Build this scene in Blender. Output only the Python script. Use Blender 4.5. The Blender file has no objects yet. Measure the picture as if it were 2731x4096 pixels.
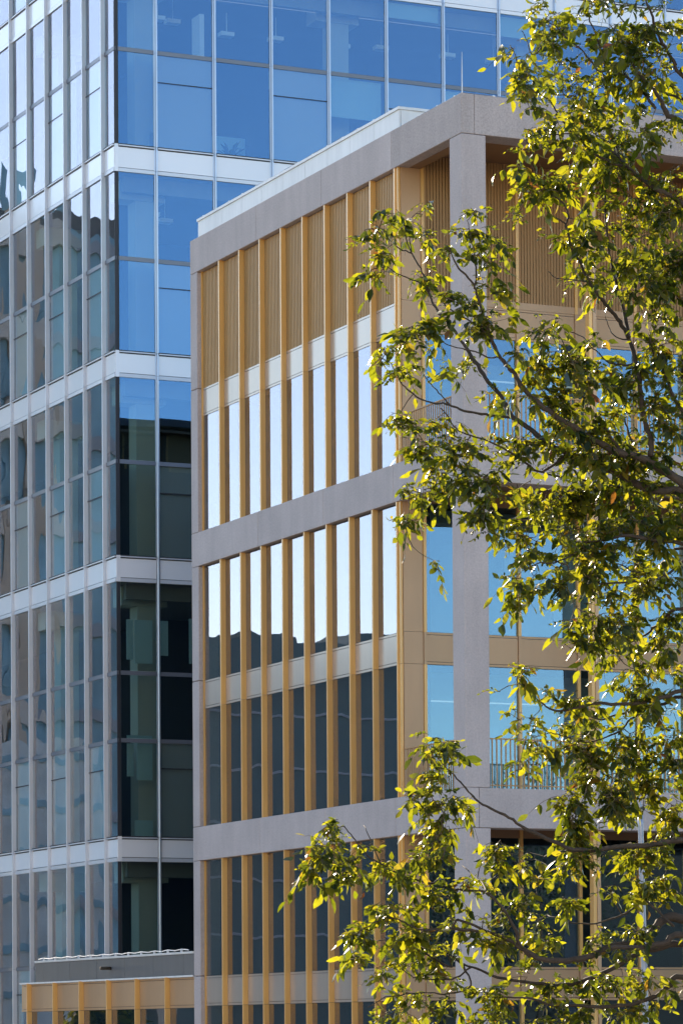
import bpy, bmesh, math, random
import numpy as np
from mathutils import Vector, Matrix

random.seed(7)
rng = np.random.default_rng(11)
R = math.radians
sc = bpy.context.scene
COL = sc.collection

# ------------------------------------------------------------------ camera
CAM = Vector((-35.582, -71.4346, 1.6))
YAW, PITCH, ROLL, FPX, SY = -0.4267, 0.0231, 0.0064, 14162.5, 3807.9
PW, PH = 2731.0, 4096.0
RT = Vector((math.cos(YAW), math.sin(YAW), 0))
FW = Vector((-math.sin(YAW), math.cos(YAW), 0))
F3 = FW * math.cos(PITCH) + Vector((0, 0, math.sin(PITCH)))
U3 = -FW * math.sin(PITCH) + Vector((0, 0, math.cos(PITCH)))
CR = RT * math.cos(ROLL) - U3 * math.sin(ROLL)
CU = RT * math.sin(ROLL) + U3 * math.cos(ROLL)
cd = bpy.data.cameras.new('camera')
cam = bpy.data.objects.new('camera', cd)
COL.objects.link(cam)
M = Matrix.Identity(4)
for i in range(3):
    M[i][0], M[i][1], M[i][2], M[i][3] = CR[i], CU[i], -F3[i], CAM[i]
cam.matrix_world = M
cd.sensor_fit = 'AUTO'
cd.sensor_width = 36.0
cd.lens = FPX / PH * 36.0
cd.shift_y = (SY - PH / 2) / PH
cd.clip_start, cd.clip_end = 0.5, 2000.0
sc.camera = cam


def at(px, py, d):
    """point seen at photograph pixel (px, py), d metres along the view axis"""
    return CAM + (CR * ((px - PW / 2) / FPX) + CU * ((SY - py) / FPX) + F3) * d


# ------------------------------------------------------------------ sky, sun, exposure
SUN_EL, SUN_AZ = R(24.0), R(0.6)         # azimuth from +Y towards +X
w = bpy.data.worlds.new('World')
sc.world = w
w.use_nodes = True
nt = w.node_tree
sky = nt.nodes.new('ShaderNodeTexSky')
sky.sky_type = 'NISHITA'
sky.sun_disc = False
sky.sun_elevation = SUN_EL
sky.sun_rotation = SUN_AZ
sky.air_density = 1.0
sky.dust_density = 0.3
sky.ozone_density = 2.0
bg = nt.nodes['Background']
bg.inputs['Strength'].default_value = 0.13
nt.links.new(sky.outputs['Color'], bg.inputs['Color'])
sd = bpy.data.lights.new('sun', 'SUN')
sd.energy = 5.0
sd.angle = R(0.53)
sd.color = (1.0, 0.84, 0.64)
sun = bpy.data.objects.new('sun', sd)
sdir = Vector((math.sin(SUN_AZ) * math.cos(SUN_EL), math.cos(SUN_AZ) * math.cos(SUN_EL), math.sin(SUN_EL)))
sun.rotation_euler = sdir.to_track_quat('Z', 'Y').to_euler()
sun.location = (0, 60, 80)
COL.objects.link(sun)
sc.view_settings.view_transform = 'Standard'
sc.view_settings.look = 'None'
sc.view_settings.gamma = 1.0
sc.view_settings.use_curve_mapping = False
sc.view_settings.exposure = 1.5
sc.cycles.max_bounces = 10
sc.cycles.diffuse_bounces = 4
sc.cycles.glossy_bounces = 5
sc.cycles.transparent_max_bounces = 24
sc.cycles.sample_clamp_indirect = 6.0
sc.cycles.caustics_reflective = False
sc.cycles.caustics_refractive = False
sc.cycles.use_denoising = True

# ------------------------------------------------------------------ materials
class NT:
    def __init__(s, name):
        s.m = bpy.data.materials.new(name)
        s.m.use_nodes = True
        s.t = s.m.node_tree
        s.t.nodes.clear()
        s.out = s.n('OutputMaterial')
    def n(s, kind, **kw):
        nd = s.t.nodes.new('ShaderNode' + kind)
        for k, v in kw.items():
            setattr(nd, k, v)
        return nd
    def l(s, a, b):
        s.t.links.new(a, b)
    def pos(s, scale=(1, 1, 1)):
        g = s.n('NewGeometry')
        mp = s.n('Mapping')
        mp.inputs['Scale'].default_value = scale
        s.l(g.outputs['Position'], mp.inputs['Vector'])
        return mp.outputs['Vector']
    def noise(s, scale, detail=3, vec=None, rough=0.5):
        nz = s.n('TexNoise')
        nz.inputs['Scale'].default_value = scale
        nz.inputs['Detail'].default_value = detail
        nz.inputs['Roughness'].default_value = rough
        if vec is not None:
            s.l(vec, nz.inputs['Vector'])
        return nz
    def ramp(s, fac, pts):
        r = s.n('ValToRGB')
        e = r.color_ramp.elements
        while len(e) < len(pts):
            e.new(0.5)
        for i, (p, c) in enumerate(pts):
            e[i].position = p
            e[i].color = (*c, 1) if len(c) == 3 else c
        s.l(fac, r.inputs['Fac'])
        return r
    def mix(s, a, b, fac, mode='MIX'):
        m = s.n('MixRGB', blend_type=mode)
        for i, v in ((0, fac), (1, a), (2, b)):
            if hasattr(v, 'node'):
                s.l(v, m.inputs[i])
            else:
                m.inputs[i].default_value = v if i == 0 else (*v, 1)
        return m.outputs[0]


def surf(name, base, rough=0.6, metal=0.0, var=0.12, vscale=1.0, speck=0.0, sscale=60.0, streak=0.0,
         bump=0.0, bscale=80.0, objvar=0.05, spec=0.5, coat=0.0):
    a = NT(name)
    b = a.n('BsdfPrincipled')
    col = base
    p = a.pos()
    nz = a.noise(vscale, 5, p, 0.6)
    lo = tuple(c * (1 - var) for c in base)
    hi = tuple(min(1, c * (1 + var)) for c in base)
    c = a.ramp(nz.outputs['Fac'], [(0.3, lo), (0.7, hi)]).outputs['Color']
    if speck:
        n2 = a.noise(sscale, 2, p, 0.7)
        s2 = a.ramp(n2.outputs['Fac'], [(0.3, (1 - speck,) * 3), (0.7, (1 + speck * 0.0,) * 3)]).outputs['Color']
        c = a.mix(c, s2, 1.0, 'MULTIPLY')
    if streak:
        p2 = a.pos((1.4, 1.4, 0.16))
        n3 = a.noise(2.0, 4, p2, 0.65)
        s3 = a.ramp(n3.outputs['Fac'], [(0.35, (1 - streak,) * 3), (0.6, (1, 1, 1))]).outputs['Color']
        c = a.mix(c, s3, 1.0, 'MULTIPLY')
    if objvar:
        oi = a.n('ObjectInfo')
        o = a.ramp(oi.outputs['Random'], [(0, (1 - objvar,) * 3), (1, (1, 1, 1))]).outputs['Color']
        c = a.mix(c, o, 1.0, 'MULTIPLY')
    a.l(c, b.inputs['Base Color'])
    b.inputs['Roughness'].default_value = rough
    b.inputs['Metallic'].default_value = metal
    b.inputs['Specular IOR Level'].default_value = spec
    b.inputs['Coat Weight'].default_value = coat
    b.inputs['Coat Roughness'].default_value = 0.18
    if bump:
        bz = a.noise(bscale, 3, p, 0.6)
        bp = a.n('Bump')
        bp.inputs['Strength'].default_value = bump
        bp.inputs['Distance'].default_value = 0.004
        a.l(bz.outputs['Fac'], bp.inputs['Height'])
        a.l(bp.outputs['Normal'], b.inputs['Normal'])
    a.l(b.outputs[0], a.out.inputs['Surface'])
    return a.m


def glass(name, f0, f1, gtint0, gtint1, ttint, wave=0.004, wscale=(0.9, 0.9, 0.6), tilt=0.002):
    """coated glazing: mirror share rises towards grazing, coating colour fades to neutral there"""
    a = NT(name)
    lw = a.n('LayerWeight')
    lw.inputs['Blend'].default_value = 0.5
    mr = a.n('MapRange')
    a.l(lw.outputs['Facing'], mr.inputs['Value'])
    for i, v in zip(('From Min', 'From Max', 'To Min', 'To Max'), (0.09, 0.6, 0.0, 1.0)):
        mr.inputs[i].default_value = v
    tint = a.mix(gtint0, gtint1, mr.outputs['Result'])
    mf = a.n('MapRange')
    a.l(mr.outputs['Result'], mf.inputs['Value'])
    mf.inputs['To Min'].default_value = f0
    mf.inputs['To Max'].default_value = f1
    g = a.n('NewGeometry')
    oi = a.n('ObjectInfo')
    # pane waviness and a slight lean of each pane
    mp = a.n('Mapping')
    mp.inputs['Scale'].default_value = wscale
    a.l(g.outputs['Position'], mp.inputs['Vector'])
    off = a.n('VectorMath', operation='ADD')
    rs = a.n('VectorMath', operation='SCALE')
    a.l(oi.outputs['Random'], rs.inputs['Scale'])
    rs.inputs[0].default_value = (37.0, 91.0, 53.0)
    a.l(mp.outputs['Vector'], off.inputs[0])
    a.l(rs.outputs['Vector'], off.inputs[1])
    nz = a.noise(1.0, 1.5, off.outputs['Vector'], 0.4)
    s1 = a.n('VectorMath', operation='SUBTRACT')
    a.l(nz.outputs['Color'], s1.inputs[0])
    s1.inputs[1].default_value = (0.5, 0.5, 0.5)
    s2 = a.n('VectorMath', operation='SCALE')
    a.l(s1.outputs['Vector'], s2.inputs[0])
    s2.inputs['Scale'].default_value = wave
    wn = a.n('TexWhiteNoise', noise_dimensions='1D')
    a.l(oi.outputs['Random'], wn.inputs['W'])
    s3 = a.n('VectorMath', operation='SUBTRACT')
    a.l(wn.outputs['Color'], s3.inputs[0])
    s3.inputs[1].default_value = (0.5, 0.5, 0.5)
    s4 = a.n('VectorMath', operation='SCALE')
    a.l(s3.outputs['Vector'], s4.inputs[0])
    s4.inputs['Scale'].default_value = tilt
    ad = a.n('VectorMath', operation='ADD')
    a.l(g.outputs['Normal'], ad.inputs[0])
    a.l(s2.outputs['Vector'], ad.inputs[1])
    ad2 = a.n('VectorMath', operation='ADD')
    a.l(ad.outputs['Vector'], ad2.inputs[0])
    a.l(s4.outputs['Vector'], ad2.inputs[1])
    nn = a.n('VectorMath', operation='NORMALIZE')
    a.l(ad2.outputs['Vector'], nn.inputs[0])
    gl = a.n('BsdfGlossy')
    gl.inputs['Roughness'].default_value = 0.0
    a.l(tint, gl.inputs['Color'])
    a.l(nn.outputs['Vector'], gl.inputs['Normal'])
    tr = a.n('BsdfTransparent')
    tr.inputs['Color'].default_value = (*ttint, 1)
    mx = a.n('MixShader')
    a.l(mf.outputs['Result'], mx.inputs[0])
    a.l(tr.outputs[0], mx.inputs[1])
    a.l(gl.outputs[0], mx.inputs[2])
    a.l(mx.outputs[0], a.out.inputs['Surface'])
    return a.m


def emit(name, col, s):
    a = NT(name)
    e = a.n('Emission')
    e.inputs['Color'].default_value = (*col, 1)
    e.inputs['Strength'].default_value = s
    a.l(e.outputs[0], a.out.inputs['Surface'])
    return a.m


m_conc = surf('precast_concrete', (0.545, 0.455, 0.425), 0.8, 0, 0.08, 0.7, speck=0.20, sscale=22, streak=0.08, bump=0.5, bscale=60)
m_conc_rough = surf('acid_etched_concrete', (0.535, 0.445, 0.41), 0.85, 0, 0.08, 0.9, speck=0.30, sscale=22, streak=0.10, bump=0.8, bscale=45)
m_bronze = surf('bronze_anodised_fin', (0.80, 0.44, 0.13), 0.36, 0.12, 0.06, 0.5, streak=0.08, objvar=0.10, spec=0.5, coat=0.35)
m_bpanel = surf('bronze_spandrel', (0.53, 0.315, 0.165), 0.36, 0.15, 0.05, 0.6, speck=0.06, sscale=90, streak=0.04, objvar=0.06, spec=0.5)
m_bspan = surf('bronze_side_spandrel', (0.52, 0.42, 0.34), 0.26, 0.30, 0.05, 0.6, speck=0.05, sscale=90, streak=0.04, objvar=0.05, spec=0.9)  # greyer than the front bronze: pale sky sheen put into the base colour
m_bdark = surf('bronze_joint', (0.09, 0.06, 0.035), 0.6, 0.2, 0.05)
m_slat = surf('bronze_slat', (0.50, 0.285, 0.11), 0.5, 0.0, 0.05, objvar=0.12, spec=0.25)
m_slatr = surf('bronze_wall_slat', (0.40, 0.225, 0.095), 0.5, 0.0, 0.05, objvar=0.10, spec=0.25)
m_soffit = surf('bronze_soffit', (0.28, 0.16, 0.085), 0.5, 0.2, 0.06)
m_white = surf('white_metal_panel', (0.80, 0.77, 0.74), 0.5, 0, 0.04, 0.8, streak=0.10, objvar=0.05)
m_spand = surf('pale_glass_spandrel', (0.80, 0.78, 0.79), 0.15, 0, 0.02, 0.5, objvar=0.06, spec=1.0)
m_alun = surf('brushed_aluminium', (0.50, 0.52, 0.58), 0.28, 0.7, 0.04, 0.8, objvar=0.08)
m_alu = surf('silver_aluminium', (0.62, 0.62, 0.65), 0.30, 0.15, 0.04, 0.8, objvar=0.05)
m_trans = surf('grey_transom', (0.16, 0.17, 0.20), 0.4, 0.3, 0.05)
m_dark = surf('dark_gasket', (0.02, 0.02, 0.025), 0.6, 0, 0.1)
m_grey = surf('dark_grey_panel', (0.135, 0.13, 0.13), 0.5, 0.1, 0.05, 1.2, streak=0.08, objvar=0.06)
m_int = surf('interior_plaster', (0.26, 0.26, 0.24), 0.8, 0, 0.05)
m_intw = surf('interior_white', (0.75, 0.77, 0.76), 0.7, 0, 0.03)
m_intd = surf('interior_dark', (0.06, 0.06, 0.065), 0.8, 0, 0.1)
m_intc = surf('interior_concrete', (0.46, 0.48, 0.42), 0.8, 0, 0.06)
m_black = surf('black_cladding', (0.012, 0.012, 0.012), 0.8, 0, 0.1)
m_carpet = surf('interior_floor', (0.14, 0.14, 0.14), 0.9, 0, 0.1)
m_blind = surf('roller_blind', (0.42, 0.60, 0.62), 0.8, 0, 0.03)
m_rail = surf('bronze_rail', (0.44, 0.25, 0.11), 0.5, 0.0, 0.05, spec=0.25)
m_steel = surf('galvanised_steel', (0.27, 0.29, 0.35), 0.35, 0.5, 0.08, 6)
m_ground = surf('paving', (0.23, 0.205, 0.175), 0.85, 0, 0.15, 0.3, speck=0.2, sscale=4)
m_road = surf('asphalt', (0.055, 0.055, 0.058), 0.9, 0, 0.12, 1.0, speck=0.2, sscale=30)
m_cream = surf('cream_render', (0.74, 0.63, 0.50), 0.8, 0, 0.06, 0.3, streak=0.1)
m_dkfac = surf('slate_blue_facade', (0.055, 0.125, 0.145), 0.35, 0.0, 0.1, 0.3)
m_bluefac = surf('blue_grey_facade', (0.28, 0.50, 0.60), 0.5, 0, 0.35, 0.25)
m_paleband = surf('pale_floor_edge', (0.80, 0.75, 0.66), 0.7, 0, 0.05)
m_podium = surf('pale_podium_glazing', (0.66, 0.76, 0.78), 0.4, 0, 0.15, 0.8)
m_band = surf('pale_floor_band', (0.40, 0.44, 0.48), 0.6, 0, 0.08)
m_bark = surf('bark', (0.058, 0.042, 0.030), 0.85, 0, 0.3, 9, speck=0.4, sscale=60, bump=1.0, bscale=40, objvar=0.1)
m_twig = surf('twig_bark', (0.085, 0.060, 0.030), 0.8, 0, 0.25, 12)
m_gl_tower = glass('tower_glazing', 0.14, 0.20, (0.31, 0.58, 1.0), (1.0, 0.97, 1.0), (0.78, 0.83, 0.80), wave=0.006, wscale=(0.7, 0.7, 0.5), tilt=0.004)
m_gl_left = glass('tower_side_glazing', 0.13, 0.22, (0.30, 0.58, 1.0), (1.0, 0.92, 1.0), (0.80, 0.90, 0.90), wave=0.04, wscale=(0.9, 0.9, 0.5), tilt=0.016)
m_gl_bron = glass('clear_glazing', 0.14, 0.23, (0.43, 0.68, 0.97), (1.0, 0.89, 0.97), (0.66, 0.78, 0.80), wave=0.010, wscale=(1.0, 1.0, 0.8), tilt=0.003)
m_ceilglow = emit('ceiling_glow', (1.0, 0.97, 0.9), 0.2)  # weak glow added in place of daylit ceiling lines, not a lamp


def leaf_material(name):
    a = NT(name)
    g = a.n('NewGeometry')
    oi = a.n('ObjectInfo')
    ad = a.n('Math', operation='ADD')
    a.l(g.outputs['Random Per Island'], ad.inputs[0])
    a.l(oi.outputs['Random'], ad.inputs[1])
    fr = a.n('Math', operation='FRACT')
    a.l(ad.outputs[0], fr.inputs[0])
    base = a.ramp(fr.outputs[0], [(0.0, (0.009, 0.023, 0.011)), (0.45, (0.017, 0.034, 0.010)), (0.90, (0.040, 0.048, 0.010)),
                                  (0.985, (0.14, 0.11, 0.016)), (1.0, (0.12, 0.045, 0.015))]).outputs['Color']
    trc = a.ramp(fr.outputs[0], [(0.0, (0.09, 0.12, 0.005)), (0.45, (0.31, 0.34, 0.009)), (0.90, (0.62, 0.58, 0.016)),
                                 (0.985, (0.50, 0.37, 0.02)), (1.0, (0.30, 0.10, 0.015))]).outputs['Color']
    nz = a.noise(35.0, 2, a.pos(), 0.5)
    vv = a.ramp(nz.outputs['Fac'], [(0.3, (0.75, 0.75, 0.75)), (0.7, (1, 1, 1))]).outputs['Color']
    base = a.mix(base, vv, 1.0, 'MULTIPLY')
    trc = a.mix(trc, vv, 1.0, 'MULTIPLY')
    b = a.n('BsdfPrincipled')
    a.l(base, b.inputs['Base Color'])
    b.inputs['Roughness'].default_value = 0.28
    b.inputs['Specular IOR Level'].default_value = 0.22
    t = a.n('BsdfTranslucent')
    a.l(trc, t.inputs['Color'])
    mx = a.n('MixShader')
    mx.inputs[0].default_value = 0.42
    a.l(b.outputs[0], mx.inputs[1])
    a.l(t.outputs[0], mx.inputs[2])
    a.l(mx.outputs[0], a.out.inputs['Surface'])
    return a.m


m_leaf = leaf_material('leaf')
m_leafd = surf('near_black_leaf', (0.015, 0.025, 0.012), 0.7, 0, 0.3, 3)  # very dark leaf colour for the mirrored tree row

# ------------------------------------------------------------------ helpers
_cubes = {}


def cube_mesh(mat):
    if mat.name not in _cubes:
        me = bpy.data.meshes.new('box_' + mat.name)
        v = [(x, y, z) for x in (0, 1) for y in (0, 1) for z in (0, 1)]
        f = [(0, 1, 3, 2), (4, 6, 7, 5), (0, 4, 5, 1), (2, 3, 7, 6), (0, 2, 6, 4), (1, 5, 7, 3)]
        me.from_pydata(v, [], f)
        me.materials.append(mat)
        _cubes[mat.name] = me
    return _cubes[mat.name]


def link(name, me, parent=None, loc=(0, 0, 0), kind=None):
    o = bpy.data.objects.new(name, me)
    COL.objects.link(o)
    if parent is not None:
        o.parent = parent
        loc = Vector(loc) - worldloc(parent)
    o.location = loc
    if kind:
        o['kind'] = kind
    return o


def worldloc(o):
    p = Vector(o.location)
    while o.parent is not None:
        o = o.parent
        p += Vector(o.location)
    return p


def box(name, mat, x0, x1, y0, y1, z0, z1, parent=None, kind=None):
    """axis-aligned box as its own object, sharing one unit mesh per material"""
    o = link(name, cube_mesh(mat), parent, (x0, y0, z0), kind)
    o.scale = (x1 - x0, y1 - y0, z1 - z0)
    return o


def bbox(name, mat, x0, x1, y0, y1, z0, z1, parent=None, bev=0.015, seg=2):
    """bevelled box with its own mesh, origin at the low corner"""
    bm = bmesh.new()
    bmesh.ops.create_cube(bm, size=1.0)
    for v in bm.verts:
        v.co = Vector(((v.co.x + .5) * (x1 - x0), (v.co.y + .5) * (y1 - y0), (v.co.z + .5) * (z1 - z0)))
    bmesh.ops.bevel(bm, geom=bm.edges[:], offset=bev, segments=seg, affect='EDGES', profile=0.5)
    me = bpy.data.meshes.new(name)
    bm.to_mesh(me)
    bm.free()
    me.materials.append(mat)
    return link(name, me, parent, (x0, y0, z0))


class MB:
    """collects boxes and tubes for one mesh"""
    def __init__(s):
        s.v, s.f = [], []
    def box(s, x0, x1, y0, y1, z0, z1):
        b = len(s.v)
        s.v += [(x, y, z) for x in (x0, x1) for y in (y0, y1) for z in (z0, z1)]
        s.f += [tuple(b + i for i in q) for q in ((0, 1, 3, 2), (4, 6, 7, 5), (0, 4, 5, 1), (2, 3, 7, 6), (0, 2, 6, 4), (1, 5, 7, 3))]
    def tube(s, pts, rad, n=6, cap=True):
        pts = [Vector(p) for p in pts]
        b = len(s.v)
        if not hasattr(rad, '__len__'):
            rad = [rad] * len(pts)
        up = None
        for i, p in enumerate(pts):
            d = (pts[min(i + 1, len(pts) - 1)] - pts[max(i - 1, 0)])
            if d.length < 1e-9:
                d = Vector((0, 0, 1))
            d.normalize()
            if up is None:
                up = Vector((0, 0, 1)) if abs(d.z) < .9 else Vector((1, 0, 0))
            a = d.cross(up)
            if a.length < 1e-4:
                a = d.cross(Vector((0.3, 1, 0.2)))
            a.normalize()
            c = a.cross(d).normalized()
            up = c
            for k in range(n):
                t = 2 * math.pi * k / n
                q = p + (a * math.cos(t) + c * math.sin(t)) * rad[i]
                s.v.append((q.x, q.y, q.z))
        for i in range(len(pts) - 1):
            for k in range(n):
                s.f.append((b + i * n + k, b + i * n + (k + 1) % n, b + (i + 1) * n + (k + 1) % n, b + (i + 1) * n + k))
        if cap:
            s.f.append(tuple(b + k for k in range(n))[::-1])
            e = b + (len(pts) - 1) * n
            s.f.append(tuple(e + k for k in range(n)))
    def build(s, name, mat, parent=None, loc=(0, 0, 0), smooth=False, kind=None):
        me = bpy.data.meshes.new(name)
        L = Vector(loc)
        me.from_pydata([(x - L.x, y - L.y, z - L.z) for x, y, z in s.v], [], s.f)
        me.materials.append(mat)
        if smooth:
            me.polygons.foreach_set('use_smooth', [True] * len(me.polygons))
        return link(name, me, parent, loc, kind)


def thing(name, label, cat, loc=(0, 0, 0), group=None):
    o = bpy.data.objects.new(name, None)
    COL.objects.link(o)
    o.location = loc
    o.empty_display_size = 0.5
    o['label'] = label
    o['category'] = cat
    if group:
        o['group'] = group
    return o


# ------------------------------------------------------------------ ground
gd = MB()
gd.box(-600, 600, -500, 700, -0.5, 0.0)
gd.build('ground', m_ground, None, kind='structure')
rd = MB()
rd.box(-300, 300, -34, -24, 0.0, 0.004)
rd.build('road', m_road, None, kind='structure')

# ================================================================== BRONZE BUILDING
D = 3.427                      # depth of the recessed front wall
BE = 16.358                    # far end of the side wall
B1 = (21.995, 22.904)
B2 = (14.104, 15.005)
B3 = (6.238, 7.139)
S1, S2, S3 = (18.118, 18.861), (10.285, 11.040), (2.370, 3.160)
XE = 20.0
bb = thing('bronze_building', 'bronze and concrete office block with tall fins and a recessed balcony corner', 'building', (0, 0, 0))

# concrete frame: side beams cut at the visible joints
J = [BE, 11.842, 7.755, 3.718, 0.0]
for (z0, z1) in (B1, B2, B3):
    for i in range(4):
        ya, yb = J[i + 1] + (0.006 if i < 3 else 0), J[i] - (0.006 if i > 0 else 0)
        if i < 3:
            bbox('beam', m_conc, 0, 0.33, ya, yb, z0, z1, bb, 0.01, 1)
        else:
            bbox('beam', m_conc_rough if z0 > 20 else m_conc, 0, 0.33, ya, yb, z0, z1, bb, 0.01, 1)
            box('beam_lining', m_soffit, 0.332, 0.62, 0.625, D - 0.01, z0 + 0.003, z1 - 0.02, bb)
    for (xa, xb) in ((0.338, 3.395), (3.405, 9.6), (9.61, 15.7), (15.71, XE)):
        bbox('beam', m_conc_rough if z0 > 20 else m_conc, xa, xb, 0, 0.62, z0, z1, bb, 0.01, 1)
for xc in (0.0, 6.18, 12.4, 18.6):
    for (z0, z1) in ((0, B3[0]), (B3[1], B2[0]), (B2[1], B1[0])):
        bbox('column', m_conc, xc, xc + 0.62, 0, 0.62, z0 + 0.004, z1 - 0.010, bb, 0.022, 2)
zs = [0, S3[1], B3[0]]
segs = [(0, 3.16), (3.16, B3[0]), (B3[1], S2[1]), (S2[1], B2[0]), (B2[1], S1[1]), (S1[1], B1[0])]
for (z0, z1) in segs:
    bbox('end_column', m_conc, 0, 0.6, 15.892, BE, z0 + 0.008, z1 - 0.008, bb, 0.014, 1)

# side wall fins and bays
FY = [14.441, 13.073, 11.725, 10.356, 9.004, 7.654, 6.303, 4.988, 3.631]
FX0, FX1 = 0.016, 0.160
FT = 0.062
levels = [(0.0, S3[0], S3[1], B3[0]), (B3[1], S2[0], S2[1], B2[0]), (B2[1], S1[0], S1[1], B1[0])]
for (z0, za, zb, z1) in levels:
    for y in FY:
        box('fin', m_bronze, FX0, FX1, y - FT, y, z0, za - 0.008, bb)
        box('fin', m_bronze, FX0, FX1, y - FT, y, za, z1, bb)
    box('jamb', m_bronze, 0.115, FX1, 15.835, 15.886, z0, z1, bb)
bays = []
prev = 15.835
for y in FY:
    bays.append((y + 0.002, prev - 0.002))
    prev = y - FT
PX = 0.152
for li, (z0, za, zb, z1) in enumerate(levels):
    for (ya, yb) in bays:
        # lower window
        if li == 0:
            box('window_pane', m_gl_bron, PX, PX + 0.005, ya + .012, yb - .012, 0.35, za - 0.012, bb)
        else:
            box('window_pane', m_gl_bron, PX, PX + 0.005, ya + .012, yb - .012, z0 + 0.03, za - 0.012, bb)
        # spandrel: bottom rail, joint, panel, top rail
        box('spandrel_rail', m_bspan, 0.145, PX + 0.03, ya, yb, za, za + 0.058, bb)
        box('spandrel_panel', m_bspan, 0.147, PX + 0.03, ya, yb, za + 0.070, zb - 0.062, bb)
        box('spandrel_rail', m_bspan, 0.145, PX + 0.03, ya, yb, zb - 0.050, zb, bb)
        if li < 2:
            box('window_pane', m_gl_bron, PX, PX + 0.005, ya + .012, yb - .012, zb + 0.012, z1 - 0.01, bb)
        else:
            lv = MB()
            n = 14
            st = (yb - ya) / n
            for k in range(n):
                y = ya + st * (k + 0.5)
                lv.box(0.156, 0.196, y - 0.026, y + 0.026, zb, z1 - 0.02)
            lv.build('louvre', m_slat, bb, (0.15, ya, zb), kind='stuff')
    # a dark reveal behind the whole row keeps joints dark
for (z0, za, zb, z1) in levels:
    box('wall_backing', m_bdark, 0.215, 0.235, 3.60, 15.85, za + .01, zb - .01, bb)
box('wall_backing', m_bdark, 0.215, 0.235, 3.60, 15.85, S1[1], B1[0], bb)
# corner return of the side wall
for (z0, za, zb, z1) in levels:
    for (a0, a1) in ((z0, za - .008), (za, z1)):
        box('corner_post', m_bronze, 0.05, 0.105, D + 0.03, 3.566, a0, a1, bb)

# recessed front wall at Y = D : corner panel, mullions, glazing, spandrels, slats
MX = [0.661, 1.56, 3.158, 4.746, 6.365, 7.97, 9.57, 11.2, 12.8, 14.4, 16.0, 17.6, 19.2]
for li, (z0, za, zb, z1) in enumerate(levels):
    ztop = z1 + 0.33
    zlow = z0 if li else 0.0
    for (a0, a1) in ((zlow, za - .006), (za + .002, zb - .004), (zb + .004, ztop)):
        box('corner_panel', m_bpanel, 0.112, 0.618, D, D + 0.06, a0, a1, bb)
    for x in MX:
        for (a0, a1) in ((zlow, za - .003), (za, zb - .003), (zb, ztop)):
            box('mullion', m_bpanel if a0 == za else m_bronze, x - 0.038, x + 0.038, D - 0.035, D + 0.09, a0, a1, bb)
    for i in range(len(MX) - 1):
        xa, xb = MX[i] + 0.040, MX[i + 1] - 0.040
        box('window_pane', m_gl_bron, xa + .008, xb - .008, D + 0.03, D + 0.045, (zlow + 0.02) if li else 0.3, za - 0.01, bb)
        box('spandrel_rail', m_bpanel, xa, xb, D - 0.004, D + 0.05, za, za + 0.055, bb)
        box('spandrel_panel', m_bpanel, xa + .004, xb - .004, D, D + 0.05, za + 0.067, zb - 0.062, bb)
        box('spandrel_rail', m_bpanel, xa, xb, D - 0.004, D + 0.05, zb - 0.05, zb, bb)
        if li < 2:
            box('window_pane', m_gl_bron, xa + .008, xb - .008, D + 0.03, D + 0.045, zb + 0.01, ztop - .35, bb)
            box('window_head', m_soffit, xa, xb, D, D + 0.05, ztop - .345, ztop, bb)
        elif xa < 9.0:
            box('slat_sill', m_bpanel, xa, xb, D - .02, D + .05, zb + .003, zb + .17, bb)
            n = int(round((xb - xa) / 0.079))
            st = (xb - xa) / n
            for k in range(n):
                x = xa + st * (k + 0.5)
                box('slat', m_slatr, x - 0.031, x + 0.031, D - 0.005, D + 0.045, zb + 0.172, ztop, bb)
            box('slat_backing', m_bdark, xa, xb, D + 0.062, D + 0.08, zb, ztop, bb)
        else:
            box('slat_backing', m_slat, xa, xb, D + 0.01, D + 0.08, zb, ztop, bb)
# balcony floors, soffits, roof
for (z0, z1) in (B2, B3):
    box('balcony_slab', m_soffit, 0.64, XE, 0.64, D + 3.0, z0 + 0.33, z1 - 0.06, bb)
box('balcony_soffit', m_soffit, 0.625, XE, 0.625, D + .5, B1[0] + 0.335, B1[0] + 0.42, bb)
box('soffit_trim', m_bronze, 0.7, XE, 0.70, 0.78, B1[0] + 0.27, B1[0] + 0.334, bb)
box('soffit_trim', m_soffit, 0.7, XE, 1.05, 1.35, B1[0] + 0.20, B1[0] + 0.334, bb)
box('roof', m_grey, 0.34, XE, 0.63, D + 0.5, B1[1] - 0.35, B1[1] - 0.1, bb)
box('roof', m_grey, 0.25, XE, D + 0.2, BE - .1, S1[1] - .3, S1[1] - .05, bb)
box('back_wall', m_grey, 0.34, 0.6, D + 0.5, BE - .13, S1[1] - .04, B1[1] - .02, bb)
# floors, inner walls and the closed far sides
for z in (0.02, S3[0] + .15, B3[0] + .35, S2[0] + .15, B2[0] + .35, S1[0] + .15):
    box('floor_slab', m_carpet, 0.24, XE - .1, D + 0.12, BE - .1, z, z + 0.35, bb)
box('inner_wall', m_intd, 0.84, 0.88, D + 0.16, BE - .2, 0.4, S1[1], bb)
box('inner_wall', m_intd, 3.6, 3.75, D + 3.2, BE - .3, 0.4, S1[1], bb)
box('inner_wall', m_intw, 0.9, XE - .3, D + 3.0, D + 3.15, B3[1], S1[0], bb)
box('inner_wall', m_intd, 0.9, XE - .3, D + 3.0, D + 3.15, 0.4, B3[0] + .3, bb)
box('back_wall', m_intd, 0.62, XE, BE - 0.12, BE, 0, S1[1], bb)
box('end_wall', m_grey, XE - 0.12, XE, D + .2, BE - .13, 0, S1[1], bb)
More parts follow.
